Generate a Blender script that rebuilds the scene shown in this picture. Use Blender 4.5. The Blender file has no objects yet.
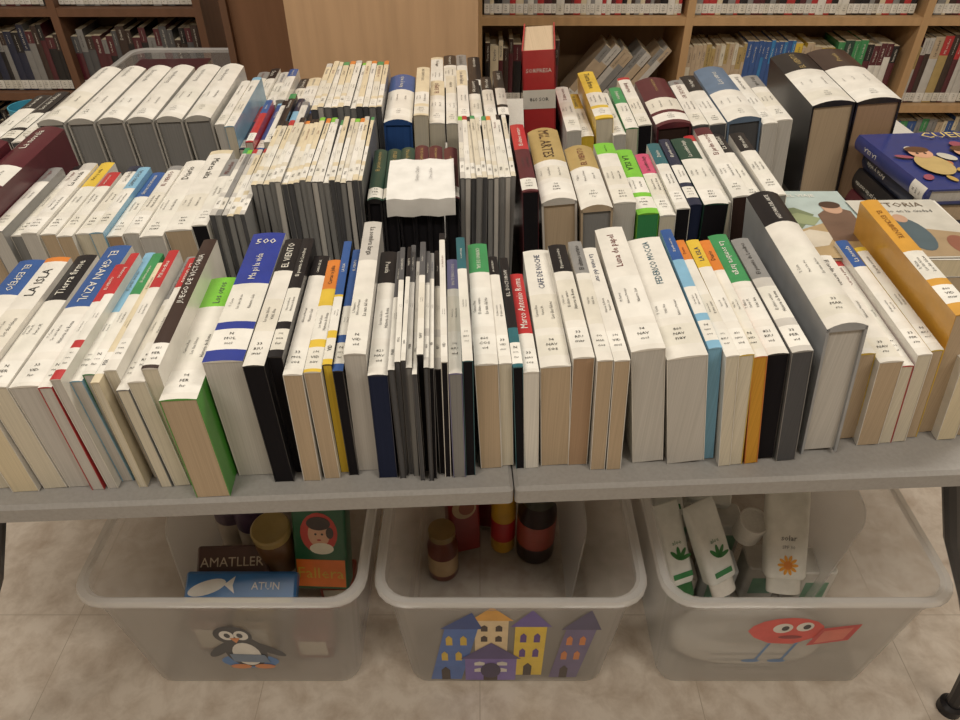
import bpy, math, random
from mathutils import Matrix, Vector
R=random.Random(11)
T=Matrix.Translation
def Rot(a,ax): return Matrix.Rotation(a,4,ax)
PAL=dict(w='dcd8cf',c='d4c7aa',k='1c1a1d',n='242a40',b='33558f',l='7fadc8',r='b03234',m='54222a',g='3f8a55',G='244236',
 y='d4b440',o='cf7c36',t='a98d72',s='868583',p='c25070',u='75739a',d='ab9460',e='2f6169',h='bfbbb4',B='3a2b26',L='76ba3c',a='c9953c',S='60748c',q='cfc7b4',D='545456',N='2c3b8e',P='b7a389')
def lin(h):
    h=PAL.get(h,h)
    o=[]
    for i in (0,2,4):
        v=int(h[i:i+2],16)/255
        o.append(v/12.92 if v<=.04045 else ((v+.055)/1.055)**2.4)
    return tuple(o)+(1.0,)
# ---------------- materials
def mat(name,rough=.5,spec=.4,coat=0,attr=True,col=(.5,.5,.5,1),kind=None,metal=0):
    m=bpy.data.materials.new(name); m.use_nodes=True
    nt=m.node_tree; b=nt.nodes['Principled BSDF']
    b.inputs['Roughness'].default_value=rough
    b.inputs['Specular IOR Level'].default_value=spec
    b.inputs['Metallic'].default_value=metal
    b.inputs['Coat Weight'].default_value=coat
    b.inputs['Coat Roughness'].default_value=.15
    tc=nt.nodes.new('ShaderNodeTexCoord'); mp=nt.nodes.new('ShaderNodeMapping')
    nt.links.new(tc.outputs['Object'],mp.inputs['Vector'])
    nz=nt.nodes.new('ShaderNodeTexNoise'); nt.links.new(mp.outputs[0],nz.inputs['Vector'])
    if attr:
        a=nt.nodes.new('ShaderNodeVertexColor'); a.layer_name='Col'; src=a.outputs['Color']
    else:
        a=nt.nodes.new('ShaderNodeRGB'); a.outputs[0].default_value=col; src=a.outputs[0]
    mx=nt.nodes.new('ShaderNodeMix'); mx.data_type='RGBA'; mx.blend_type='MULTIPLY'
    cr=nt.nodes.new('ShaderNodeValToRGB')
    nt.links.new(nz.outputs['Fac'],cr.inputs[0]); nt.links.new(src,mx.inputs[6]); nt.links.new(cr.outputs[0],mx.inputs[7])
    mx.inputs[0].default_value=1
    nt.links.new(mx.outputs[2],b.inputs['Base Color'])
    lo,hi=.86,1.0
    nz.inputs['Scale'].default_value=40; nz.inputs['Detail'].default_value=5
    if kind=='page':
        mp.inputs['Scale'].default_value=(1500,5,8); nz.inputs['Scale'].default_value=1; nz.inputs['Detail'].default_value=2; lo,hi=.85,1
    if kind=='wood':
        mp.inputs['Scale'].default_value=(14,14,1.2); nz.inputs['Scale'].default_value=3; nz.inputs['Detail'].default_value=6; lo,hi=.85,1
    if kind=='plastic':
        nz.inputs['Scale'].default_value=260; lo,hi=.9,1
    cr.color_ramp.elements[0].position=.3; cr.color_ramp.elements[1].position=.65
    cr.color_ramp.elements[0].color=(lo,lo,lo*.99,1); cr.color_ramp.elements[1].color=(hi,hi,hi,1)
    return m
M_cov=mat('cover_laminate',.33,.45,.35)
M_pag=mat('page_edges',.9,.1,0,kind='page')
M_mat=mat('matte_surface',.7,.2)
M_pl=mat('moulded_plastic',.45,.4,kind='plastic')
M_wood=mat('beech_wood',.5,.3,kind='wood')
M_met=mat('painted_metal',.3,.5)
MATS=[M_cov,M_pag,M_mat,M_pl,M_wood,M_met]
def clearmat(name,col,f,rg=.18,ed=.4,tl=.45):
    m=bpy.data.materials.new(name); m.use_nodes=True; nt=m.node_tree; b=nt.nodes['Principled BSDF']
    b.inputs['Base Color'].default_value=col; b.inputs['Roughness'].default_value=rg
    b.inputs['Coat Weight'].default_value=.6; b.inputs['Coat Roughness'].default_value=.08
    tr=nt.nodes.new('ShaderNodeBsdfTransparent'); tr.inputs[0].default_value=(.98,.98,.98,1)
    tn=nt.nodes.new('ShaderNodeBsdfTranslucent'); tn.inputs[0].default_value=col
    m2=nt.nodes.new('ShaderNodeMixShader'); m2.inputs[0].default_value=tl
    nt.links.new(b.outputs[0],m2.inputs[1]); nt.links.new(tn.outputs[0],m2.inputs[2])
    mx=nt.nodes.new('ShaderNodeMixShader'); lw=nt.nodes.new('ShaderNodeLayerWeight'); lw.inputs[0].default_value=.3
    mr=nt.nodes.new('ShaderNodeMapRange'); mr.inputs[3].default_value=f; mr.inputs[4].default_value=min(1,f+ed)
    nt.links.new(lw.outputs['Facing'],mr.inputs[0]); nt.links.new(mr.outputs[0],mx.inputs[0])
    nt.links.new(tr.outputs[0],mx.inputs[1]); nt.links.new(m2.outputs[0],mx.inputs[2])
    nt.links.new(mx.outputs[0],nt.nodes['Material Output'].inputs[0]); return m
M_clear=clearmat('clear_polypropylene',(.95,.95,.94,1),.10)
M_lid=clearmat('grey_lid_plastic',(.8,.8,.8,1),.22)
M_rim=clearmat('thick_rim_polypropylene',(.97,.97,.96,1),.38,.12,.18,.2)
MATS+= [M_clear,M_lid,M_rim]
# ---------------- mesh builder
I4=Matrix.Identity(4)
class MB:
    def __init__(s): s.v=[];s.f=[];s.c=[];s.m=[]
    def add(s,vs,fs,col,m=0,M=I4):
        n=len(s.v); s.v+= [tuple(M@Vector(p)) for p in vs]
        c=lin(col) if isinstance(col,str) else col
        for f in fs: s.f.append([i+n for i in f]); s.c.append(c); s.m.append(m)
    def box(s,a,b,col,m=0,M=I4):
        x0,y0,z0=a;x1,y1,z1=b
        s.add([(x0,y0,z0),(x1,y0,z0),(x1,y1,z0),(x0,y1,z0),(x0,y0,z1),(x1,y0,z1),(x1,y1,z1),(x0,y1,z1)],
         [(0,3,2,1),(4,5,6,7),(0,1,5,4),(1,2,6,5),(2,3,7,6),(3,0,4,7)],col,m,M)
    def loops(s,ls,col,m=0,M=I4,capa=True,capb=True):
        n=len(ls[0]); vs=[p for l in ls for p in l]; fs=[]
        for k in range(len(ls)-1):
            for i in range(n):
                j=(i+1)%n; fs.append((k*n+i,k*n+j,(k+1)*n+j,(k+1)*n+i))
        if capa: fs.append(tuple(range(n-1,-1,-1)))
        if capb: fs.append(tuple((len(ls)-1)*n+i for i in range(n)))
        s.add(vs,fs,col,m,M)
    def rbox(s,hx,hy,z0,z1,col,m=0,M=I4,r=.01,be=.003,n=4):
        ls=[rr(hx-be,hy-be,max(r-be,.0005),z0,n),rr(hx,hy,r,z0+be,n),rr(hx,hy,r,z1-be,n),rr(hx-be,hy-be,max(r-be,.0005),z1,n)]
        s.loops(ls,col,m,M)
    def lathe(s,prof,col,m=0,M=I4,n=24,sy=1):
        ls=[[(r*math.cos(2*math.pi*i/n),sy*r*math.sin(2*math.pi*i/n),z) for i in range(n)] for r,z in prof]
        s.loops(ls,col,m,M)
    def poly(s,pts,col,z=0,m=0,M=I4):
        s.add([(p[0],p[1],z) for p in pts],[tuple(range(len(pts)))],col,m,M)
    def ell(s,cx,cy,rx,ry,col,z=0,m=0,M=I4,n=20,a=0):
        s.poly([(cx+rx*math.cos(t)*math.cos(a)-ry*math.sin(t)*math.sin(a),cy+rx*math.cos(t)*math.sin(a)+ry*math.sin(t)*math.cos(a)) for t in [2*math.pi*i/n for i in range(n)]],col,z,m,M)
    def tube(s,path,r,col,m=5,n=10):
        ls=[]
        P=[Vector(p) for p in path]
        for i,p in enumerate(P):
            d=(P[min(i+1,len(P)-1)]-P[max(i-1,0)]).normalized()
            a=d.orthogonal().normalized() if i==0 else (pa-d*pa.dot(d)).normalized()
            pa=a; b=d.cross(a)
            ls.append([tuple(p+r*(a*math.cos(2*math.pi*k/n)+b*math.sin(2*math.pi*k/n))) for k in range(n)])
        s.loops(ls,col,m)
    def build(s,name,parent=None,sharp=35):
        me=bpy.data.meshes.new(name); me.from_pydata(s.v,[],s.f)
        used=sorted(set(s.m)); idx={k:i for i,k in enumerate(used)}
        for k in used: me.materials.append(MATS[k])
        me.polygons.foreach_set('material_index',[idx[k] for k in s.m])
        at=me.color_attributes.new('Col','FLOAT_COLOR','CORNER')
        buf=[]
        for f,c in zip(s.f,s.c): buf+=list(c)*len(f)
        at.data.foreach_set('color',buf)
        me.polygons.foreach_set('use_smooth',[True]*len(s.f))
        me.set_sharp_from_angle(angle=math.radians(sharp))
        me.update()
        o=bpy.data.objects.new(name,me); bpy.context.scene.collection.objects.link(o)
        if parent: o.parent=parent
        return o
def empty(name):
    e=bpy.data.objects.new(name,None); e.empty_display_size=.1; bpy.context.scene.collection.objects.link(e); return e
def rr(hx,hy,r,z,n=4):
    o=[]
    for cx,cy,a0 in ((hx-r,hy-r,0),(-hx+r,hy-r,90),(-hx+r,-hy+r,180),(hx-r,-hy+r,270)):
        for i in range(n+1):
            a=math.radians(a0+90*i/n); o.append((cx+r*math.cos(a),cy+r*math.sin(a),z))
    return o
# ---------------- text
TC={}
def tmesh(st):
    if st in TC: return TC[st]
    cu=bpy.data.curves.new('t','FONT'); cu.body=st; cu.resolution_u=1; cu.size=1
    ob=bpy.data.objects.new('t',cu); bpy.context.scene.collection.objects.link(ob)
    bpy.context.view_layer.update()
    me=bpy.data.meshes.new_from_object(ob.evaluated_get(bpy.context.evaluated_depsgraph_get()))
    vs=[(v.co.x,v.co.y) for v in me.vertices]; fs=[tuple(p.vertices) for p in me.polygons]
    bpy.data.objects.remove(ob); bpy.data.curves.remove(cu); bpy.data.meshes.remove(me)
    xs=[v[0] for v in vs]; ys=[v[1] for v in vs]
    cx=(min(xs)+max(xs))/2; cy=(min(ys)+max(ys))/2
    r=([(x-cx,y-cy) for x,y in vs],fs,max(xs)-min(xs),max(ys)-min(ys)); TC[st]=r; return r
def text(mb,M,st,xc,yc,ln,ht,mode,col,zf=lambda x:0,m=0,stretch=1.0):
    vs,fs,w,h=tmesh(st); s=min(ln/w,ht/h); sx=min(s*stretch,ln/w)
    if mode=='up': P=[(xc-b*s,yc+a*sx) for a,b in vs]
    elif mode=='dn': P=[(xc+b*s,yc-a*sx) for a,b in vs]
    else: P=[(xc+a*sx,yc+b*s) for a,b in vs]
    mb.add([(x,y,zf(x)+.0005) for x,y in P],fs,col,m,M)
TIT=['LA CASA DEL RIO','El ultimo verano','MEMORIAS DE UN VIAJE','Historia de Roma','NOCHE AZUL','La ciudad','Los dias felices','Cuentos de invierno','EL VIENTO','Invierno','La sombra larga','CAMINO DE SAL','Marea alta','El jardin secreto','TODO SOBRE EL MAR','Cartas a Julia','Poesia','LA ISLA','Tierra firme','Un lugar','EL ESPEJO','Diario','Los otros','Arte y vida','La novela','El puente de Londres','La reina del sur','Mil noches']
AUT=['J. Marin Soler','Ana Vidal','P. Costa','M. Ferrer','L. Navarro','Carmen Rius','R. Molina','T. Blanco']
LBL=['Biblioteca Municipal','Marin Soler, Jose','Vidal, Ana','La casa del rio','Navarro, Luis','El ultimo verano','Ferrer, M.','Los dias felices','Historia de Roma']
CAL=['N','821','860','J-N','33','792','94']; CA2=['MAR','VID','COS','FER','NAV','RIU','MOL']
def dark(col):
    c=lin(col); return (.3*c[0]+.6*c[1]+.1*c[2])<.22
def book(mb,M,w,L,H,sp='w',acc='b',pg='c',cv=None,kind='p',title=None,tcol=None,lab=1,spl=.55,det=1,flip=False,tl=None,big=False):
    cv=cv or (sp if sp!='w' else R.choice([acc,'w','w']))
    hard=kind=='h'
    tc=.0026 if hard else .0006; ov=.003 if hard else 0
    bu=min(w*.16,.006) if hard else min(w*.07,.0016)
    n=6 if hard else 4
    zf=lambda x:H-bu*(2*x/w)**2
    Hs=H-bu
    xs=[-w/2+w*i/n for i in range(n+1)]
    c0=R.uniform(.004,.02) if lab>1 else .005
    c1=c0+min(.032,L*.18)
    ys=[(0,c0,sp)]
    if lab: 
        ys+=[(c0,c1,R.choice(['e3e0d8','dedbd2','d8d4c8'])),(c1,c1+.012,sp)]
        a=min(c1+.012+R.uniform(.045,.08),L*.78) if lab>1 else c1+.02
        if big and lab>1: a=min(a,L*.42)
        lc=R.choice(['dbd8ce','d6d1c4','e0ddd5']) if lab>1 and R.random()<.85 else sp
        ys+=[(c1+.012,a,lc),(a,max(a+.004,L*spl),sp)]
    else: ys+=[(c0,L*spl,sp)]
    ys+=[(ys[-1][1],L,acc)]
    for y0,y1,c in ys:
        vs=[(x,y,zf(x)) for y in (y0,y1) for x in xs]
        mb.add(vs,[(i,i+1,n+2+i,n+1+i) for i in range(n)],c,0,M)
    for y,rv in ((0,False),(L,True)):
        pts=[(x,y,zf(x)) for x in xs][::-1]+[(-w/2,y,Hs-tc*1.5),(w/2,y,Hs-tc*1.5)]
        mb.add(pts,[tuple(range(len(pts)))],cv,0,M)
    mb.box((-w/2,0,0),(-w/2+tc,L,Hs),cv,0,M); mb.box((w/2-tc,0,0),(w/2,L,Hs),cv,0,M)
    mb.box((-w/2+tc,ov+.0006,ov),(w/2-tc,L-ov,Hs-tc),pg,1,M)
    if det:
        cm=(c0+c1)/2
        if lab:
            if w>.009:
                text(mb,M,R.choice(CAL),0,cm+.008,w*.34,.0037,'x','222222',zf)
                text(mb,M,R.choice(CA2),0,cm+.0005,w*.5,.0037,'x','222222',zf)
                text(mb,M,R.choice(CA2).lower(),0,cm-.007,w*.44,.0034,'x','222222',zf)
            else: text(mb,M,R.choice(CA2),0,cm,.013,w*.45,'up','222222',zf)
            if lab>1:
                y0=c1+.012
                text(mb,M,R.choice(LBL),w*.2,(y0+a)/2,(a-y0)*.88,min(w*.18,.0035),'up','333333',zf)
                text(mb,M,R.choice(LBL),-w*.12,(y0+a)/2,(a-y0)*.8,min(w*.16,.003),'up','444444',zf)
                if w>.02: text(mb,M,R.choice(AUT),-w*.34,(y0+a)/2,(a-y0)*.6,.0028,'up','555555',zf)
        ty0=ys[-1][0]+.004
        t=title or R.choice(TIT)
        if tl:
            text(mb,M,t,0,L-.02,w*.6,.013,tl,tcol or 'w',zf)
            text(mb,M,'Ma pi la vida',0,(a+L-.04)/2,(L-.05-a)*.9,w*.35,'up',tcol or 'w',zf)
        elif title and big:
            text(mb,M,t,0,(max(ty0,a+.004)+L-.006)/2,(L-.01-max(ty0,a+.004))*.95,min(w*.5,.016),'dn' if flip else 'up',tcol or ('e8e6df' if dark(acc) else '333333'),zf,stretch=1.25)
        else:
            ya=max(a+.006,L*.5) if lab else L*.2
            cc=sp if spl>.8 else acc
            if spl<=.8: ya=max(ya,L*spl+.003)
            text(mb,M,t,0,(ya+L-.008)/2,(L-.01-ya)*.92,min(w*R.uniform(.25,.42),.0095),'dn' if flip else 'up',tcol or ('dcd8cc' if dark(cc) else R.choice(['2a2a2a','2a2a2a','34405e','6a2a2a','555555'])),zf,stretch=1.2)
TT=T((0,.51,.74))@Rot(math.radians(2.8),'Z')
def place(mb,x0,x1,S,v,H,lean=0,yaw=None,L=.2,**k):
    x=((x0+x1)/2-480)*S; w=(x1-x0)*S*.96; l=math.radians(lean)
    if yaw is None: yaw=-max(0,x)*.16+R.uniform(-.01,.01)
    M=TT@T((x-H*math.sin(l),v,abs(w/2*math.sin(l))+.0006))@Rot(yaw,'Z')@Rot(l,'Y')
    book(mb,M,w,L,H,**k)
def row(name,specs,S,v,H0,lean,L0=.21,jit=.007,det=1,lab=2,hj=.011):
    mb=MB()
    for s in specs:
        x0,x1,sp,acc,pg=s[:5]; o=dict(s[5]) if len(s)>5 else {}
        L=o.pop('L',L0+R.uniform(-.022,.02)); H=o.pop('H',H0+R.uniform(-hj,hj*.6))
        ln=o.pop('lean',lean+R.uniform(-1,1)); vv=v+o.pop('dv',R.uniform(-jit,jit))
        o.setdefault('lab',lab); o.setdefault('det',det)
        o.setdefault('spl',R.uniform(.86,.97) if R.random()<.4 else R.uniform(.55,.75)); o.setdefault('flip',R.random()<.3)
        place(mb,x0,x1,S,vv,H,ln,L=L,sp=sp,acc=acc,pg=pg,**o)
    return mb.build(name)
S1=.000911
row('book_row',[
 (-75,-42,'w','b','q'),(-42,-12,'w','o','c'),(-12,14,'w','k','q',dict(L=.23,spl=.6)),
 (14,46,'w','b','h',dict(L=.25,cv='w',spl=.5,title='EL GRAN AZUL',tcol='w')),(46,60,'w','r','h',dict(spl=.55)),(60,71,'r','r','h',dict(cv='w',tcol='w')),(71,84,'w','l','h',dict(cv='l',spl=.45)),(84,97,'w','g','h',dict(cv='g',spl=.5)),(97,106,'c','c','q'),(106,119,'w','r','q',dict(spl=.6)),(119,132,'w','s','q'),
 (132,150,'w','r','q',dict(cv='w',spl=.72))],S1,0,.142,-2,.215)
row('book_row',[
 (149,166,'B','B','q',dict(title='JUEGO DE VICTORIA',big=1,tcol='w',lab=1,spl=.3,cv='w',L=.23)),
 (165,203,'w','L','P',dict(dv=-.022,H=.132,L=.2,cv='4f9a3c',spl=.72)),
 (204,246,'N','N','h',dict(L=.235,H=.152,title='500',tl='x',tcol='w',cv='w',spl=.62)),
 (247,269,'w','k','k',dict(cv='k',spl=.7)),(269,284,'k','k','k',dict(cv='k')),(284,304,'w','k','P',dict(cv='w',spl=.8)),(304,322,'y','o','P',dict(cv='w',spl=.7)),
 (322,332,'y','b','y',dict(cv='k',spl=.4)),(332,343,'b','b','k',dict(cv='k',spl=.7)),(344,367,'w','h','h',dict(L=.25,H=.155,cv='h')),
 (367,388,'w','k','n',dict(cv='n',spl=.7))],S1,0,.148,0,.215)
thin=[]; x=388
for i in range(9):
    wd=R.choice([5,6,7]); thin.append((x,x+wd,R.choice('wwwh'),R.choice('kDsw'),R.choice('kDDs'),dict(cv=R.choice('kDD'),L=.2+R.random()*.03))); x+=wd
row('magazine_row',thin+[(x,x+7,'w','k','k'),(x+7,462,'w','u','s',dict(cv='u',H=.14,tcol='w',spl=.7)),(462,473,'w','e','k',dict(cv='e',spl=.7))],S1,-.005,.15,0,.22)
row('book_row',[
 (474,499,'w','g','P',dict(cv='w',L=.22,spl=.72)),(499,513,'w','k','q',dict(cv='w',spl=.8)),(513,524,'e','k','k',dict(cv='e',lab=1,spl=.3,title='E.L. DOCTOROW',tcol='w')),
 (524,541,'w','r','w',dict(cv='w',lab=1,spl=.05,L=.17,title='Marco Antonio Roma',tcol='w',big=1)),(541,574,'w','w','P',dict(cv='w',H=.135,title='CAFE DE NOCHE')),
 (574,597,'w','k','t',dict(cv='w',H=.145,spl=.72)),(597,614,'w','s','P',dict(cv='w')),(614,631,'w','w','P',dict(cv='w'))],S1,0,.142,-2.5,.2)
row('book_row',[
 (632,668,'w','w','h',dict(L=.23,H=.152,cv='w',title='Luna de papel')),(669,712,'w','w','h',dict(cv='w',title='FEDERICO MOCCIA',tcol='2e5a6a',big=1,spl=.52,L=.22)),
 (713,727,'l','b','l',dict(cv='l',L=.225,spl=.7,tcol='w')),(727,741,'w','o','q',dict(cv='w',spl=.8)),(741,757,'w','y','q',dict(cv='y')),(757,772,'w','o','a',dict(cv='o',spl=.7)),
 (773,797,'w','g','k',dict(cv='k',L=.225,tcol='w',spl=.55)),(797,819,'h','s','D',dict(cv='s',spl=.6))],S1,0,.147,-9,.205)
row('hardback_book',[(830,872,'w','k','h',dict(kind='h',H=.172,L=.27,cv='9a9c9e',spl=.72,title='HISTORIA DEL ARTE',tcol='w'))],S1,0,.17,-8)
row('book_row',[
 (884,910,'w','y','P',dict(L=.21)),(910,936,'w','w','P',dict(L=.2)),(936,952,'w','r','q'),(952,968,'w','b','q'),(970,984,'w','y','P',dict(L=.2)),(985,1008,'a','a','P',dict(H=.16,L=.24,cv='a',dv=.012,lab=2,title='EL ESCRIBIENTE',tcol='7a4a1e',spl=.9)),(1008,1030,'w','s','c'),(1030,1054,'w','b','P')],S1,.02,.118,-8,.21)
# middle row
S2=.001214
row('book_row',[
 (-70,-30,'m','m','P',dict(H=.18,kind='h')),(-30,8,'m','m','P',dict(H=.172,L=.25,kind='h')),(10,26,'w','s','h'),(26,42,'w','k','s'),(42,58,'w','h','h'),(58,74,'w','y','P',dict(spl=.5)),(74,90,'w','r','P',dict(spl=.65)),(90,106,'w','n','q'),(106,120,'w','l','q',dict(cv='l',spl=.4)),
 (120,136,'w','b','t',dict(cv='w',spl=.5)),(136,152,'w','s','h'),(152,176,'w','w','h',dict(cv='w',L=.22)),(176,204,'w','c','P',dict(cv='w',L=.24)),(204,220,'w','s','k')],S2,.28,.14,-2,.2)
def comics(name,x0,x1,S,v,H,L,cols,wd=6.2,lean=0):
    sp=[];x=x0
    while x<x1-1:
        w=wd*R.uniform(.85,1.15); sp.append((x,min(x+w,x1),R.choice(cols),R.choice(['r','g','o','h','k',cols[0],cols[0],'L']),R.choice('DshsD'),dict(spl=R.uniform(.9,.95),cv=R.choice('Dss'),L=L+R.uniform(-.004,.004),H=H+R.uniform(-.002,.002)))); x+=w
    return row(name,sp,S,v,H,lean,jit=.003,lab=2)
comics('comic_book_row',222,258,S2,.29,.15,.2,['h','s','h','c'],6)
comics('comic_book_row',259,372,S2,.335,.17,.215,['c','q','w','c','c'],6.3)
row('hardback_book_row',[(376+16*i,392+16*i,a,a,'k',dict(cv='k',kind='h',lab=1,tcol='d',H=.15,dv=0)) for i,a in enumerate(['G','G','G','m','m','m'])],S2,.325,.15,0,.16,.001)
comics('comic_book_row',473,531,S2,.335,.17,.215,['w','w','q','h'],5.8)
row('book_row',[(535,552,'m','r','k',dict(H=.165,L=.22)),(554,592,'w','d','P',dict(kind='h',H=.155,L=.23,cv='h',lab=2,spl=.5,title='MIL ARTES',big=1,tcol='B')),(594,628,'w','d','s',dict(kind='h',cv='P',H=.15,spl=.6)),
 (630,654,'w','L','h',dict(cv='w',spl=.8)),(655,678,'L','L','g',dict(lab=2,cv='L',H=.135,spl=.45)),(679,696,'w','p','q',dict(spl=.65)),(696,711,'w','e','k',dict(spl=.65)),(711,724,'n','n','n',dict(spl=.65)),(724,750,'w','G','k',dict(cv='G',spl=.65))],S2,.3,.142,-4,.2)
row('book_row',[(751,764,'w','r','q'),(764,784,'w','m','B'),(784,802,'w','k','k',dict(cv='k')),(802,820,'w','k','s')],S2,.33,.14,-8,.22)
# back row
S3=.001575
row('encyclopedia_row',[(0,18,'w','k','k',dict(H=.12)),(18,34,'k','k','h',dict(H=.12)),(34,50,'w','k','D',dict(H=.12)),(50,66,'w','k','k',dict(H=.13))]+[(67+28*i,94+28*i,'w','w','s',dict(kind='h',cv='b0ada6',L=.26,H=.155,tcol='s',title='Enciclopedia')) for i in range(6)]+
 [(236,246,'w','w','h'),(246,256,'w','l','q')],S3,.61,.14,-2,.22,.003)
row('book_row',[(257+8.2*i,264.6+8.2*i,c,d,'q',dict(cv=c,tcol='w')) for i,(c,d) in enumerate([('n','r'),('r','b'),('b','l'),('w','k'),('k','g'),('l','n'),('w','s'),('k','b'),('b','r')])],S3,.6,.115,0,.2,lab=1)
comics('comic_book_row',333,402,S3,.61,.165,.23,['c','c','q','w','c'],6.5)
row('book_row',[(403,432,'w','b','b',dict(cv='b',kind='h',H=.15,spl=.6)),(433,448,'c','c','q'),(448,464,'w','c','q'),(465,477,'w','q','q'),(477,489,'w','c','h'),(490,503,'w','k','k'),(504,516,'w','k','D'),(517,528,'k','k','k')],S3,.6,.15,0,.22)
row('book_row',[(583,598,'w','w','h'),(598,612,'w','y','y',dict(cv='y')),(612,630,'y','y','q',dict(H=.15)),(630,643,'w','w','h'),(643,656,'w','g','q'),(656,670,'w','r','k')],S3,.58,.132,-5,.21)
row('hardback_book_row',[(673,708,'m','m','B',dict(kind='h',H=.142,cv='m',tcol='d')),(709,725,'w','s','D'),(726,743,'w','k','D'),(744,778,'w','S','D',dict(kind='h',L=.25,cv='S',tcol='w',spl=.5)),(779,794,'w','w','h'),(795,812,'w','s','h')],S3,.58,.142,-7,.22)
row('hardback_book_row',[(826,868,'w','k','P',dict(kind='h',H=.17,L=.25,cv='k',tcol='d',spl=.62,dv=0)),(870,914,'w','B','t',dict(kind='h',H=.174,L=.26,cv='k',tcol='d',spl=.6,dv=0))],S3,.58,.17,-6)
# fourth row behind
S4=.00186
row('book_row',[(262,274,'w','s','h'),(274,284,'w','k','s'),(284,296,'w','h','h'),(296,306,'w','b','h'),(306,318,'h','k','s'),(318,332,'w','c','q')],S4,.86,.085,-3,.18)
row('book_row',[(452,466,'w','c','q'),(466,480,'w','k','k'),(480,492,'w','s','D'),(492,506,'k','k','k')],S4,.875,.11,-2,.2)
# flat lying books
def flat(items,x,v,z0=0,yaw=0):
    mb=MB(); z=z0
    for (th,W,L,c,pg,kind) in items:
        M=TT@T((x,v,z+th/2+.0008))@Rot(yaw+R.uniform(-.03,.03),'Z')@Matrix(((0,0,-1,W/2),(0,1,0,0),(1,0,0,0),(0,0,0,1)))
        book(mb,M,th,L,W,sp=c,acc=c,pg=pg,cv=c,kind=kind,lab=1,det=1); z+=th+.0012
    return mb,TT@T((x,v,z+.0012))@Rot(yaw,'Z'),z
mb,M,z=flat([(.03,.11,.18,'r','P','p'),(.026,.11,.18,'w','c','p'),(.028,.105,.17,'n','c','p'),(.024,.115,.18,'h','c','p')],.450,.215,yaw=-.05)
W,L=.115,.18
mb.poly([(-W/2,0),(W/2,0),(W/2,L),(-W/2,L)],'a9b7b4',0,0,M)
mb.poly([(-W/2,0),(W/2,0),(W/2,.075),(.01,.09),(-.03,.07),(-W/2,.08)],'a8916c',.0003,0,M)
mb.poly([(-W/2,.08),(-.03,.07),(0,.11),(-.02,.13),(-W/2,.12)],'6f7a5c',.0004,0,M)
mb.poly([(-.05,.02),(-.01,.03),(.01,.06),(-.02,.07),(-.055,.05)],'c8bfae',.00045,0,M)
mb.poly([(-.04,.09),(-.01,.08),(.005,.1),(-.02,.115),(-.045,.105)],'8a9470',.00047,0,M)
mb.poly([(.0,.04),(.05,.04),(.052,.12),(.03,.135),(.005,.11)],'6d5546',.0005,0,M)
mb.ell(.03,.128,.013,.016,'b8947c',.0007,0,M); mb.ell(.03,.137,.014,.01,'4a352a',.0009,0,M)
text(mb,M,'EL VIAJE',0,.163,.09,.01,'x','w',lambda x:.0006)
mb.build('landscape_cover_book_stack')
mb,M,z=flat([(.03,.115,.15,'w','P','p'),(.028,.115,.15,'k','P','p'),(.028,.115,.155,'h','P','p'),(.024,.12,.155,'w','c','p')],.568,.205,yaw=-.02)
mb.poly([(-.059,.002),(.059,.002),(.059,.153),(-.059,.153)],'c3bfb4',.0001,0,M)
text(mb,M,'VITTORIA',0,.138,.1,.012,'x','6a5a4a',lambda x:.0003); text(mb,M,'Misterio en la ciudad',0,.12,.09,.007,'x','555555',lambda x:.0003)
mb.poly([(-.055,.005),(.055,.005),(.055,.06),(-.055,.09)],'a08a6c',.0003,0,M); mb.ell(-.01,.06,.02,.042,'4f5f66',.0006,0,M); mb.ell(-.01,.1,.009,.011,'b8947c',.0007,0,M); mb.ell(.035,.03,.016,.025,'8a5a48',.0005,0,M)
mb.build('paperback_stack')
mb,M,z=flat([(.035,.28,.19,'m','P','h'),(.035,.28,.19,'k','P','h'),(.03,.27,.19,'n','P','h'),(.022,.3,.196,'2b3570','h','h')],.775,.368,yaw=0)
for i in range(34):
    mb.ell(R.uniform(-.13,.13),R.uniform(.015,.15),R.uniform(.006,.016),R.uniform(.004,.012),R.choice(['b89850','b0704a','c0bcb0','6080a8','904858','3a4a8a']),.0004+i*.00004,0,M,14,R.random()*3)
for cx,cc in ((-.1,'b8a06a'),(-.03,'9a3a3c'),(.06,'5a8a6a')):
    mb.ell(cx,.07,.025,.035,cc,.0019,0,M); mb.ell(cx,.11,.017,.018,'c99a7c',.0021,0,M); mb.ell(cx,.122,.018,.011,'5a3a22',.0023,0,M); mb.ell(cx-.006,.108,.002,.003,'k',.0024,0,M); mb.ell(cx+.006,.108,.002,.003,'k',.0024,0,M)
text(mb,M,'CUENTOS',0,.175,.16,.02,'x','d8c070',lambda x:.002)
mb.build('illustrated_picture_book_stack')
# paper sheet on dark books
mb=MB(); nx=8; pts=[]
prof=[(.105,.0045),(.06,.005),(.03,.0045),(.010,.0035),(-.006,.0005),(-.0085,-.012),(-.0085,-.022)]
for (y,z) in prof:
    for i in range(nx+1):
        pts.append((-.043+.086*i/nx,y,z+.0012*math.sin(i*1.9+y*40)))
fs=[(k*(nx+1)+i,k*(nx+1)+i+1,(k+1)*(nx+1)+i+1,(k+1)*(nx+1)+i) for k in range(len(prof)-1) for i in range(nx)]
MP=TT@T(((432-480)*S2,.322,.153))
mb.add(pts,[f[::-1] for f in fs],'dcdad5',2,MP)
text(mb,MP,'Dickens, Charles',-.005,.055,.06,.005,'up','666666',lambda x:.0065); text(mb,MP,'Obras selectas',.012,.055,.05,.004,'up','777777',lambda x:.0065)
mb.build('paper_sheet')
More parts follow.
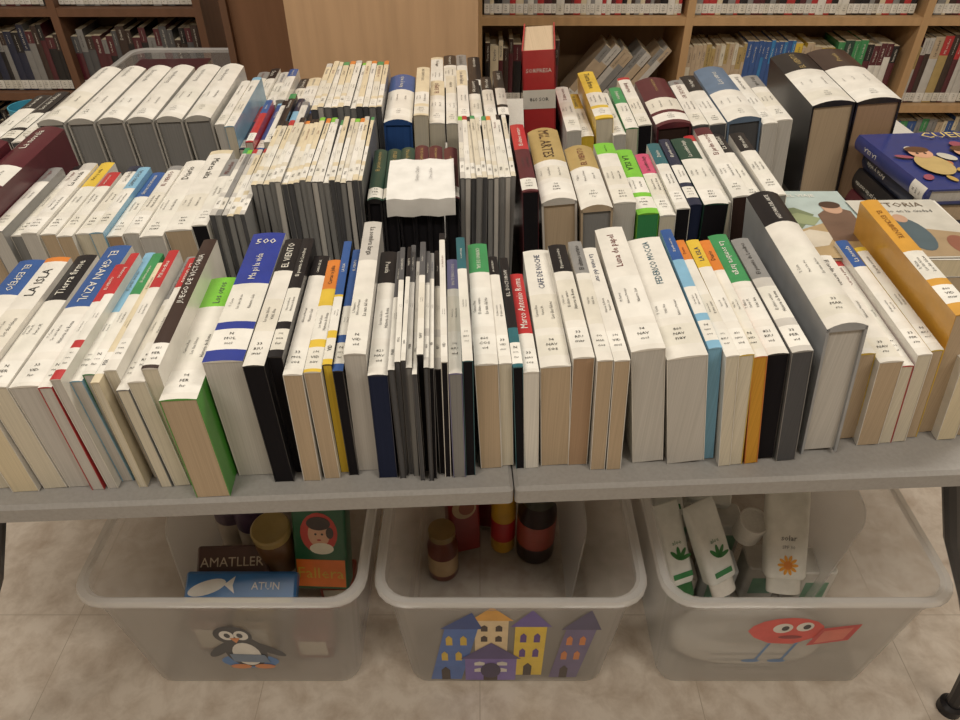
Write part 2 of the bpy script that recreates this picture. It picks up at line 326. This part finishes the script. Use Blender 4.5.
# red slipcase standing upright
mb=MB(); Mx=TT@T((.138,.645,.0006))@Rot(-.12,'Z')@Rot(math.radians(-4),'Y')
w=.052;d=.16;h=.235
mb.box((-w/2,0,0),(-w/2+.002,d,h),'r',0,Mx); mb.box((w/2-.002,0,0),(w/2,d,h),'r',0,Mx); mb.box((-w/2,0,0),(w/2,.002,h),'r',0,Mx)
mb.box((-w/2+.0025,.003,.003),(w/2-.0025,d-.004,h-.004),'P',1,Mx)
Ms=Mx@Matrix(((1,0,0,0),(0,0,-1,-.0006),(0,1,0,0),(0,0,0,1)))
mb.poly([(-w/2,.145),(w/2,.145),(w/2,.175),(-w/2,.175)],'w',.0002,0,Ms); mb.poly([(-w/2,.02),(w/2,.02),(w/2,.1),(-w/2,.1)],'8a2428',.0002,0,Ms)
text(mb,Ms,'SORPRESA',0,.205,.04,.008,'x','w'); text(mb,Ms,'860 SOR',0,.16,.03,.006,'x','k')
mb.build('red_slipcase')
# ---------------- tables
def table(name,v0,v1,col,th):
    e=empty(name)
    for nm,x0,x1 in (('tabletop_left',-.93,.0332),('tabletop_right',.0345,.93)):
        mb=MB(); cx=(x0+x1)/2; mb.rbox((x1-x0)/2,(v1-v0)/2,-th,0,col,3,TT@T((cx,(v0+v1)/2,0)),r=.005,be=.004,n=3)
        mb.build(nm,e)
    mb=MB()
    for sg,dl in ((-1,-.022),(1,0)):
        for vv,s in ((v0+.10,-1),(v1-.10,1)):
            p=[(sg*(a+dl),vv+s*b,c) for a,b,c in ((.575,0,-.027),(.59,0,-.1),(.655,0,-.25),(.74,0,-.4),(.80,.004,-.52),(.835,.008,-.62),(.845,.012,-.70),(.845,.012,-.722))]
            mb.tube([tuple(TT@Vector(q)) for q in p],.013,'k')
            mb.lathe([(.02,0),(.02,.018),(.014,.024)],'k',3,TT@T((sg*(.845+dl),vv+s*.012,-.7395)))
        mb.tube([tuple(TT@Vector(q)) for q in [(sg*(.59+dl),v0+.10,-.1),(sg*(.59+dl),v1-.10,-.1)]],.009,'k')
    mb.tube([tuple(TT@Vector(q)) for q in [(-.57,(v0+v1)/2,-.09),(.59,(v0+v1)/2,-.09)]],.009,'k')
    mb.build('legs',e)
table('folding_table',-.026,.725,'9c9995',.026)
table('folding_table',.73,1.12,'c4c0b8',.027)
# ---------------- storage bins
def bin_(name,cx,hx=.213,cy=.905,hy=.28,h=.315,z0=0):
    t=.003; e=empty(name); M=T((cx,cy,z0))
    def L(q): return [rr(a,b,r,z,5) for a,b,r,z in q]
    mb=MB(); mb.loops(L([(hx*.80,hy*.86,.03,0.0005),(hx*.82,hy*.88,.035,.012),(hx*.915,hy*.945,.04,h-.045),(hx*.93,hy*.955,.042,h-.04),(hx*.94,hy*.96,.045,h-.004)]),'w',6,M,True,False)
    mb.loops(L([(hx*.94-t,hy*.96-t,.043,h-.004),(hx*.93-t,hy*.955-t,.04,h-.04),(hx*.915-t,hy*.945-t,.038,h-.045),(hx*.82-t,hy*.88-t,.033,.015),(hx*.80-t,hy*.86-t,.028,.005)]),'w',6,M,False,True)
    mb.build('bin_shell',e)
    mb=MB(); ring=L([(hx*.94,hy*.96,.045,h-.006),(hx*.975,hy*.98,.05,h-.006),(hx*.975,hy*.98,.05,h-.014),(hx*.99,hy*.992,.052,h-.016),(hx,hy,.052,h-.012),(hx,hy,.052,h-.004),(hx*.99,hy*.992,.051,h),(hx*.95,hy*.965,.046,h),(hx*.94-t,hy*.96-t,.043,h-.004),(hx*.94,hy*.96,.045,h-.006)])
    mb.loops(ring,'w',8,M,False,False); mb.build('bin_rim',e); return e
def wallM(cx,hx=.213,cy=.905,hy=.28,h=.315):
    yb=cy-hy*.88; yt=cy-hy*.945
    up=Vector((0,yt-yb,h-.057)).normalized(); nrm=Vector((0,-up.z,up.y))
    M=Matrix(((1,0,0,cx),(0,up.y,nrm.y,yb),(0,up.z,nrm.z,.012),(0,0,0,1)))
    return M@T((0,0,.0015))
BX=[-.41,.049,.517]
EB=[bin_('storage_bin',x,hx) for x,hx in zip(BX,(.23,.217,.232))]
# stickers
M=wallM(BX[0]); mb=MB(); c=(.008,.13)
def E(a,b,rx,ry,col,z,an=0): mb.ell(c[0]+a,c[1]+b,rx,ry,col,z,0,M,20,an)
E(0,-.045,.05,.026,'3f74b0',.0001); E(0,-.01,.036,.056,'k',.0003); E(0,-.018,.024,.042,'w',.0005); E(-.01,.05,.032,.032,'k',.0004)
E(-.02,.05,.012,.016,'w',.0006); E(.004,.05,.012,.016,'w',.0006); E(-.019,.05,.005,.008,'k',.0008); E(.002,.05,.005,.008,'k',.0008)
mb.poly([(c[0]-.017,c[1]+.042),(c[0]-.009,c[1]+.024),(c[0]+.001,c[1]+.042)],'o',.0009,0,M)
E(-.04,-.0,.011,.036,'k',.00035,-.7); E(.04,.0,.011,.036,'k',.00035,.8); E(-.02,-.064,.018,.009,'o',.0009); E(.022,-.064,.018,.009,'o',.0009)
mb.poly([(c[0]-.028,c[1]-.045),(c[0]+.035,c[1]-.05),(c[0]+.03,c[1]-.02),(c[0]-.03,c[1]-.016)],'S',.001,0,M)
mb.build('penguin_sticker',EB[0])
M=wallM(BX[1]); mb=MB()
def house(x,w,y0,h,rh,col,roof,z,ov=.008,win='w',lean=0):
    mb.poly([(x-w/2,y0),(x+w/2,y0),(x+w/2+lean,y0+h),(x-w/2+lean,y0+h)],col,z,0,M)
    mb.poly([(x-w/2-ov+lean,y0+h),(x+w/2+ov+lean,y0+h),(x+lean*1.6,y0+h+rh)],roof,z+.0002,0,M)
    for k in range(2):
        for s in (-.22,.22):
            a=x+s*w+lean*(.4+.3*k); b=y0+h*(.4+.3*k); mb.poly([(a-w*.1,b),(a+w*.1,b),(a+w*.1,b+h*.13),(a,b+h*.18),(a-w*.1,b+h*.13)],win,z+.0003,0,M)
    mb.poly([(x-w*.14,y0),(x+w*.14,y0),(x+w*.14,y0+h*.2),(x,y0+h*.27),(x-w*.14,y0+h*.2)],'B',z+.0003,0,M)
house(-.11,.055,.012,.19,.055,'4a6fb5','2f4a8a',.0002,win='y',lean=.03)
house(-.03,.055,.11,.12,.045,'e0c9a0','d9a24a',.0001,win='B')
house(.035,.052,.03,.18,.055,'e3c33c','6a5aa0',.0003,win='5a3a8a')
house(.1,.05,.02,.18,.065,'6a5f86','4a4468',.0002,win='o',lean=.018)
house(-.03,.09,.01,.085,.06,'7a68b0','54487e',.0008,win='w')
mb.ell(-.03,.05,.018,.03,'3a2f55',.0013,0,M)
mb.build('castle_sticker',EB[1])
M=wallM(BX[2]); mb=MB(); c=(-.0,.175)
mb.poly([(c[0]-.075+.125*(.5-.5*math.cos(math.pi*k/8)),c[1]+.02+.045*math.sin(math.pi*k/8)) for k in range(9)]+[(c[0]+.045,c[1]),(c[0]+.01,c[1]-.025),(c[0]-.03,c[1]-.022),(c[0]-.06,c[1]-.002)],'d4483e',.0003,0,M)
E(-.02,.03,.016,.016,'w',.0005); E(.015,.035,.014,.015,'w',.0005); E(-.016,.03,.006,.008,'k',.0007); E(.018,.035,.006,.008,'k',.0007); E(0,0,.02,.006,'8a1f22',.0006)
mb.poly([(c[0]+.035,c[1]-.03),(c[0]+.1,c[1]-.01),(c[0]+.105,c[1]+.045),(c[0]+.045,c[1]+.03)],'c23a3a',.0008,0,M)
mb.poly([(c[0]+.045,c[1]-.022),(c[0]+.09,c[1]-.006),(c[0]+.095,c[1]+.035),(c[0]+.05,c[1]+.022)],'d4705e',.0010,0,M)
for s in (-.03,.015):
    mb.poly([(c[0]+s,c[1]-.02),(c[0]+s+.005,c[1]-.02),(c[0]+s-.004,c[1]-.085),(c[0]+s-.009,c[1]-.085)],'4f78a8',.0002,0,M); E(s-.014,-.088,.016,.006,'4f78a8',.0004)
mb.build('red_character_sticker',EB[2])
def pack(mb,M,w,d,h,col,be=.004): mb.rbox(w/2,d/2,0,h,col,0,M,r=.006,be=be,n=3)
FR=lambda M,d:M@Matrix(((1,0,0,0),(0,0,-1,-d),(0,1,0,0),(0,0,0,1)))
# left bin contents
x0=BX[0]
mb=MB(); M=T((x0+.118,.795,.118))@Rot(-.04,'Z')@Rot(math.radians(-20),'X')
pack(mb,M,.098,.045,.2,'1f5c3c'); F=FR(M,.0228)
mb.poly([(-.045,.008),(.045,.008),(.045,.066),(-.045,.066)],'e0742a',.0002,0,F); text(mb,F,'Fallera',0,.038,.084,.034,'x','y',lambda x:.0003)
mb.ell(0,.122,.034,.042,'c23a2e',.0003,0,F); mb.ell(0,.12,.02,.027,'d9a98a',.0005,0,F); mb.ell(0,.142,.022,.014,'B',.0007,0,F); mb.ell(.004,.09,.022,.012,'e6e1d0',.0007,0,F); mb.ell(.02,.123,.007,.012,'B',.0009,0,F)
mb.ell(-.006,.12,.0022,.0022,'k',.0009,0,F); mb.ell(.006,.12,.0022,.0022,'k',.0009,0,F); mb.ell(0,.108,.004,.0018,'r',.0009,0,F)
text(mb,F,'LA',0,.182,.03,.012,'x','r',lambda x:.0003); mb.build('rice_packet')
mb=MB(); M=T((x0+.03,.84,.128))@Rot(math.radians(8),'X'); mb.lathe([(.03,0),(.036,.006),(.036,.085),(.03,.1)],'6a4a2c',0,M); mb.lathe([(.033,.101),(.036,.103),(.036,.117),(.033,.12),(.024,.1192),(.022,.118),(.001,.118)],'a58f58',5,M); mb.build('preserve_jar')
mb=MB(); M=T((x0-.05,.81,.15))@Rot(.04,'Z')@Rot(math.radians(38),'X'); pack(mb,M,.13,.075,.02,'5a3f3a')
F=M@T((0,0,.0202)); text(mb,F,'AMATLLER',0,.008,.116,.034,'x','d8c8b0',stretch=1); text(mb,F,'CHOCOLATE',0,-.024,.08,.008,'x','d8c8b0'); mb.build('chocolate_packet')
mb=MB(); M=T((x0-.02,.762,.15))@Rot(math.radians(32),'X'); pack(mb,M,.2,.056,.025,'2f6ca8')
F=M@T((0,0,.0255)); mb.ell(-.06,0,.035,.012,'w',0,0,F,20,.3); mb.poly([(-.03,.005),(-.01,.02),(-.014,.004),(-.01,-.01)],'w',.0002,0,F); text(mb,F,'ATUN',.045,.003,.05,.015,'x','w',lambda x:.0003)
mb.poly([(-.096,-.026),(.096,-.026),(.096,-.018),(-.096,-.018)],'d6c24a',.0003,0,F); mb.build('tuna_packet')
for i,(dx,yy,cc) in enumerate([(-.045,.93,'54405a'),(.01,.99,'4a2424'),(-.095,.95,'6a5a6a')]):
    mb=MB(); mb.lathe([(.034,.012),(.036,.02),(.036,.17),(.03,.2),(.014,.22),(.013,.245),(.016,.246),(.016,.265),(.001,.265)],cc,5,T((x0+dx,yy,-.005))); mb.lathe([(.0365,.06),(.0365,.14)],'cfc4b4',0,T((x0+dx,yy,-.005))); mb.build('glass_bottle')
for (dx,yy,c,h) in [(-.09,.75,'9a7a6a',.10),(-.01,.75,'a8926a',.10),(.1,.735,'8a4a42',.085),(-.09,.84,'8a8a92',.12),(-.01,.845,'b8a880',.125),(.13,.84,'a04a3a',.09)]:
    mb=MB(); mb.rbox(.034,.03,.006,h,c,0,T((x0+dx,yy,0)),r=.006); mb.box((-.026,-.0306,.02),(.026,-.03,h-.02),'d8d0bc',0,T((x0+dx,yy,0))); mb.build('food_packet')
def lid(x,y,rz,lean,hh=.14):
    mb=MB(); M=T((x,y,.012))@Rot(rz,'Z')@Rot(lean,'Y')@Matrix(((0,0,1,0),(1,0,0,0),(0,1,0,0),(0,0,0,1)))
    mb.loops([rr(.15,hh,.03,0,5),rr(.15,hh,.03,.003,5)],'s',7,M@T((0,hh,0))); mb.build('bin_lid')
lid(BX[0]-.15,.93,.0,math.radians(3),.145); lid(BX[1]+.125,.95,0,math.radians(3),.13); lid(BX[2]+.12,.93,-.1,math.radians(6),.16)
# middle bin contents
x0=BX[1]
for dx,yy,c,w,rz in [(-.085,.965,'8a2a26',.066,.25),(-.035,1.03,'7a2420',.05,-.2)]:
    mb=MB(); M=T((x0+dx,yy,.012))@Rot(rz,'Z')@Rot(math.radians(-5),'X'); pack(mb,M,w,.05,.2,c)
    F=FR(M,.0253); mb.ell(0,.13,w*.38,.03,'b89a70',.0002,0,F); mb.ell(.005,.13,w*.25,.02,'8a4a2a',.0004,0,F); text(mb,F,'CACAO',0,.175,w*.8,.02,'x','y')
    mb.build('cocoa_packet')
mb=MB(); M=T((x0-.125,.9,.007)); hh=.12
mb.lathe([(.028,0),(.031,.006),(.031,hh-.03),(.024,hh-.012),(.024,hh)],'6a3020',5,M); mb.lathe([(.027,hh),(.027,hh+.016),(.001,hh+.016)],'8a7040',5,M); mb.lathe([(.0314,.02),(.0314,.07)],'b89a70',0,M); mb.build('sauce_jar')
mb=MB(); M=T((x0+.0,.965,.007)); mb.lathe([(.023,0),(.026,.006),(.026,.13),(.022,.16),(.012,.18),(.012,.2)],'c99a2c',5,M); mb.lathe([(.0145,.2),(.0145,.222),(.001,.222)],'y',0,M); mb.lathe([(.0264,.04),(.0264,.1)],'b3262a',0,M); mb.build('oil_bottle')
mb=MB(); M=T((x0+.068,.95,.007)); mb.lathe([(.036,0),(.04,.008),(.04,.14),(.03,.165),(.03,.17)],'2a1714',5,M); mb.lathe([(.034,.17),(.034,.192),(.03,.196),(.001,.195)],'3a3a2a',5,M); mb.lathe([(.0404,.05),(.0404,.12)],'a84a3a',0,M); mb.build('coffee_jar')
# right bin contents
x0=BX[2]
def bottle(name,M,w,d,L,col,cap,deco):
    mb=MB(); r=min(d*.48,.012)
    mb.loops([rr(w/2-.004,d/2-.004,r*.7,.028,5),rr(w/2,d/2,r,.034,5),rr(w/2*1.04,d/2,r,L*.6,5),rr(w/2*1.06,d/2*.6,r*.58,L*.93,5),rr(w/2*1.06,.0022,.002,L,5)],col,0,M)
    mb.lathe([(w*.4,0),(w*.42,.003),(w*.42,.028)],cap,0,M,24,d/w)
    F=FR(M,d/2+.0004); deco(mb,F); mb.build(name)
def sun(mb,F):
    for i in range(10):
        a=i*math.pi/5; mb.ell(.012*math.cos(a),.055+.012*math.sin(a),.007,.003,'e8a23a',.0003,0,F,10,a)
    mb.ell(0,.055,.008,.008,'d9822f',.0006,0,F); text(mb,F,'solar',0,.105,.035,.01,'x','555555'); text(mb,F,'SPF 30',0,.088,.03,.006,'x','777777')
def leaf(mb,F):
    for a in (-.7,0,.7,1.4): mb.ell(.012*math.sin(a),.075+.012*math.cos(a),.013,.004,'2f7a3a',.0003,0,F,12,math.pi/2-a)
    text(mb,F,'aloe',0,.108,.03,.008,'x','3a7a4a'); mb.poly([(-.02,.04),(.02,.04),(.02,.05),(-.02,.05)],'g',.0002,0,F)
X38=Rot(math.radians(-39),'X')
bottle('sunscreen_tube',T((x0+.045,.770,.125))@Rot(-.08,'Z')@X38,.074,.038,.22,'e6e6de','d8d6cc',sun)
bottle('lotion_tube',T((x0-.06,.775,.115))@Rot(.5,'Z')@X38,.064,.034,.18,'e6e8e3','w',leaf)
bottle('lotion_tube',T((x0-.135,.77,.11))@Rot(.35,'Z')@X38,.05,.028,.18,'e6e8e3','2f6a3a',leaf)
bottle('shampoo_bottle',T((x0-.14,.89,.15))@Rot(.2,'Z')@Rot(math.radians(-50),'X'),.06,.038,.17,'e6e8e3','w',leaf)
mb=MB(); M=T((x0-.005,.87,.165))@Rot(math.radians(12),'X'); mb.lathe([(.022,0),(.026,.004),(.027,.06),(.025,.061),(.024,.057),(.001,.055)],'dcdad4',3,M); mb.build('white_cup')
mb=MB(); M=T((x0-.06,.945,.165))@Rot(-.25,'Z')@Rot(math.radians(-60),'X'); pack(mb,M,.085,.045,.15,'e6e8e3'); F=FR(M,.0228); leaf(mb,F); mb.build('soap_carton')
for (dx,yy,c,h) in [(-.13,.84,'c9c9c4',.10),(-.05,.85,'bfc4c4',.11),(.04,.86,'c4c0b8',.11),(-.02,.94,'c9c9c4',.14),(-.11,.97,'b8bcb8',.13),(.125,.83,'dedcd6',.14)]:
    mb=MB(); mb.rbox(.034,.03,.006,h,c,0,T((x0+dx,yy,0)),r=.01); mb.box((-.022,-.0306,.03),(.022,-.03,h-.03),'7fa890',0,T((x0+dx,yy,0))); mb.build('toiletry_carton')
mb=MB()
ls=[]
for k in range(9):
    t=-1+2*k/8; r=math.sqrt(max(.02,1-t**4)); ls.append([(.14*math.copysign(abs(math.cos(a))**.7,math.cos(a))*r,.048*math.sin(a)*r,.055+.048*t) for a in [2*math.pi*i/24 for i in range(24)]])
mb.loops(ls,'f0eee8',2,T((x0-.02,.727,.0)))
for i in range(3): mb.box((-.08,-.050,.03+i*.02),(.08,-.047,.031+i*.02),'b9b6b0',2,T((x0-.02,.727,0)))
mb.build('white_tissue_pack')
# ---------------- background furniture
def shelfbooks(mb,x0,x1,y,z,hr,cols,dr=.14,lean=0,wr=(.015,.035)):
    x=x0
    while x<x1-.01:
        w=min(R.uniform(*wr),x1-x); h=R.uniform(*hr); c=R.choice(cols)
        M=T((x+w/2+h*0,y,z+.001+abs(w*math.sin(lean))))@Rot(lean,'Y')@Matrix(((1,0,0,0),(0,0,-1,.14),(0,1,0,0),(0,0,0,1)))
        book(mb,M,w*.96,h,.14,sp=c,acc=R.choice(cols),pg='c',cv=c,kind='p',lab=1,spl=R.uniform(.6,.8),det=1); x+=w/ math.cos(lean)
def bookcase(name,x0,x1,y0,y1,zs,divs,top,col='b98e5e'):
    mb=MB(); t=.028
    for z in zs: mb.box((x0+t,y0,z-t),(x1-t,y1-.01,z),col,4)
    for x in [x0]+divs+[x1-t]: 
        mb.box((x,y0-.002,0.001),(x+t,y1,top),col,4)
    mb.box((x0,y1-.01,0.001),(x1,y1,top),'9a7c5c',4); mb.box((x0,y0-.004,top),(x1,y1,top+t),col,4)
    return mb.build(name)
BY=2.8
bookcase('wooden_bookcase',-.02,2.5,BY,BY+.32,[.05,.312,.63,.95],[.745,1.6],1.3,'b8956c')
mb=MB(); zz=.313
shelfbooks(mb,.02,.16,BY+.03,zz,(.2,.24),['m','B','k','c']); shelfbooks(mb,.16,.3,BY+.03,zz,(.2,.23),['m','r','B'])
shelfbooks(mb,.32,.58,BY+.03,zz,(.2,.24),['s','P','P','h'],lean=math.radians(38),wr=(.02,.04))
shelfbooks(mb,.78,1.0,BY+.03,zz,(.2,.22),['P','d','q','P'],wr=(.012,.022)); shelfbooks(mb,1.0,1.18,BY+.03,zz,(.22,.23),['b','2f78b0','b'],wr=(.012,.022))
shelfbooks(mb,1.18,1.34,BY+.03,zz,(.2,.22),['P','y','d']); shelfbooks(mb,1.34,1.45,BY+.03,zz,(.22,.23),['G','g']); shelfbooks(mb,1.45,1.58,BY+.03,zz,(.2,.22),['m','w','k'])
shelfbooks(mb,1.635,2.45,BY+.03,zz,(.2,.25),['r','P','m','B','d','h'])
for a,b in ((.015,.73),(.78,1.58),(1.635,2.45)):
    shelfbooks(mb,a,b,BY+.03,.631,(.2,.26),['w','r','c','k','m','s','B'],wr=(.012,.03)); shelfbooks(mb,a,b-.1,BY+.03,.051,(.18,.21),['P','b','c','k','g','s'])
mb.build('shelf_books')
e=empty('wooden_cabinet'); mb=MB(); mb.box((-.485,1.95,.06),(-.005,2.35,1.35),'b89670',4); mb.build('carcass',e)
mb=MB(); mb.box((-.485,1.935,.06),(-.005,1.949,1.35),'bf9d7a',4); mb.build('front_panel',e)
mb=MB()
for x in (-.45,-.04):
    for y in (1.98,2.3): mb.lathe([(.018,0.001),(.022,.03),(.022,.059)],'k',3,T((x,y,0)))
mb.build('feet',e)
mb=MB(); mb.box((-.74,2.3,.02),(-.50,2.33,1.4),'7c5a42',4); mb.box((-.76,2.28,.001),(-.74,2.35,1.4),'6a4e3c',4); mb.box((-.52,2.28,.001),(-.50,2.35,1.4),'6a4e3c',4); mb.build('partition_panel')
bookcase('low_bookcase',-2.1,-1.0,BY,BY+.3,[.06,.36,.66],[-1.55],.98,'745440')
mb=MB()
for z in (.061,.361,.661): shelfbooks(mb,-2.07,-1.57,BY+.03,z,(.18,.24),['k','B','m','s','n']); shelfbooks(mb,-1.52,-1.04,BY+.03,z,(.18,.24),['k','B','D','s','m'])
mb.build('shelf_books')
mb=MB(); mb.rbox(.2,.2,.42,.45,'80583a',4,T((-.98,2.35,0)),r=.01)
for a in (-.17,.17):
    for b in (-.17,.17): mb.box((-.98+a-.015,2.35+b-.015,.001),(-.98+a+.015,2.35+b+.015,.42),'80583a',4)
mb.build('wooden_stool')
e=bin_('storage_bin',-.97,hx=.19,cy=2.35,hy=.18,h=.15,z0=.451)
mb=MB()
for k,(c) in enumerate(['B','m','w','r','m']):
    M=T((-.95,2.28,.475+.03*k))@Rot(R.uniform(-.1,.1),'Z')@Matrix(((0,1,0,-.12),(0,0,-1,.10),(-1,0,0,0),(0,0,0,1)))
    book(mb,M,.028,.22,.14,sp=c,acc=c,pg='c',kind='h',lab=1,cv=c)
mb.build('books_in_bin')
mb=MB(); mb.lathe([(.028,0),(.032,.005),(.034,.07),(.032,.07),(.03,.008),(.001,.008)],'3f8fa8',3,TT@T((-.83,.92,.0006))); mb.build('blue_cup')
# ---------------- room
def plane(name,a,b,c,d,matl):
    me=bpy.data.meshes.new(name); me.from_pydata([a,b,c,d],[],[(0,1,2,3)]); me.materials.append(matl)
    o=bpy.data.objects.new(name,me); bpy.context.scene.collection.objects.link(o); return o
mw=bpy.data.materials.new('painted_wall'); mw.use_nodes=True; nt=mw.node_tree; b=nt.nodes['Principled BSDF']; b.inputs['Roughness'].default_value=.85
nz=nt.nodes.new('ShaderNodeTexNoise'); nz.inputs['Scale'].default_value=4; cr=nt.nodes.new('ShaderNodeValToRGB'); cr.color_ramp.elements[0].color=(.42,.37,.31,1); cr.color_ramp.elements[1].color=(.48,.43,.36,1)
nt.links.new(nz.outputs[0],cr.inputs[0]); nt.links.new(cr.outputs[0],b.inputs['Base Color'])
mf=bpy.data.materials.new('marble_tile_floor'); mf.use_nodes=True; nt=mf.node_tree; b=nt.nodes['Principled BSDF']; b.inputs['Roughness'].default_value=.28
tc=nt.nodes.new('ShaderNodeTexCoord'); br=nt.nodes.new('ShaderNodeTexBrick'); br.offset=0; br.inputs['Scale'].default_value=1; br.inputs['Brick Width'].default_value=.4; br.inputs['Row Height'].default_value=.4; br.inputs['Mortar Size'].default_value=.0008
nt.links.new(tc.outputs['Object'],br.inputs['Vector'])
nz=nt.nodes.new('ShaderNodeTexNoise'); nz.inputs['Scale'].default_value=18; nz.inputs['Detail'].default_value=9; nz.inputs['Roughness'].default_value=.65; nz.inputs['Distortion'].default_value=.3; nt.links.new(tc.outputs['Object'],nz.inputs['Vector'])
cr=nt.nodes.new('ShaderNodeValToRGB'); cr.color_ramp.elements[0].position=.3; cr.color_ramp.elements[0].color=lin('b0a08f'); cr.color_ramp.elements[1].position=.6; cr.color_ramp.elements[1].color=lin('d0c5b7')
nt.links.new(nz.outputs[0],cr.inputs[0]); nt.links.new(cr.outputs[0],br.inputs['Color1']); nt.links.new(cr.outputs[0],br.inputs['Color2']); br.inputs['Mortar'].default_value=lin('a89b8b')
nt.links.new(br.outputs['Color'],b.inputs['Base Color'])
X=2.6;Y0=-1.6;Y1=3.14;Z=2.7
plane('floor',(-X,Y0,0),(X,Y0,0),(X,Y1,0),(-X,Y1,0),mf)
plane('ceiling',(-X,Y0,Z),(-X,Y1,Z),(X,Y1,Z),(X,Y0,Z),mw)
plane('wall_back',(-X,Y1,0),(X,Y1,0),(X,Y1,Z),(-X,Y1,Z),mw); plane('wall_front',(X,Y0,0),(-X,Y0,0),(-X,Y0,Z),(X,Y0,Z),mw)
plane('wall_left',(-X,Y0,0),(-X,Y1,0),(-X,Y1,Z),(-X,Y0,Z),mw); plane('wall_right',(X,Y1,0),(X,Y0,0),(X,Y0,Z),(X,Y1,Z),mw)
for i,(x,y,p) in enumerate([(-1.1,-.5,21),(1.1,-.5,21),(-1.1,1.3,29),(1.1,1.3,29)]):
    l=bpy.data.lights.new('ceiling_lamp','AREA'); l.shape='RECTANGLE'; l.size=1.2; l.size_y=.3; l.energy=p; l.color=(1,.93,.83)
    o=bpy.data.objects.new('ceiling_lamp',l); o.location=(x,y,Z-.04); bpy.context.scene.collection.objects.link(o)
    mb=MB(); mb.rbox(.62,.17,Z-.03,Z-.001,'w',3,T((x,y,0)),r=.01); mb.build('ceiling_lamp_housing')
w=bpy.data.worlds.new('World'); bpy.context.scene.world=w; w.use_nodes=True; w.node_tree.nodes['Background'].inputs[0].default_value=(.6,.6,.6,1)
cam=bpy.data.cameras.new('camera'); cam.lens=27; cam.sensor_width=36; cam.clip_start=.02
co=bpy.data.objects.new('camera',cam); co.location=(0,0,1.30); co.rotation_euler=(math.radians(51.1),0,0); bpy.context.scene.collection.objects.link(co); bpy.context.scene.camera=co
bpy.context.scene.view_settings.view_transform='Standard'
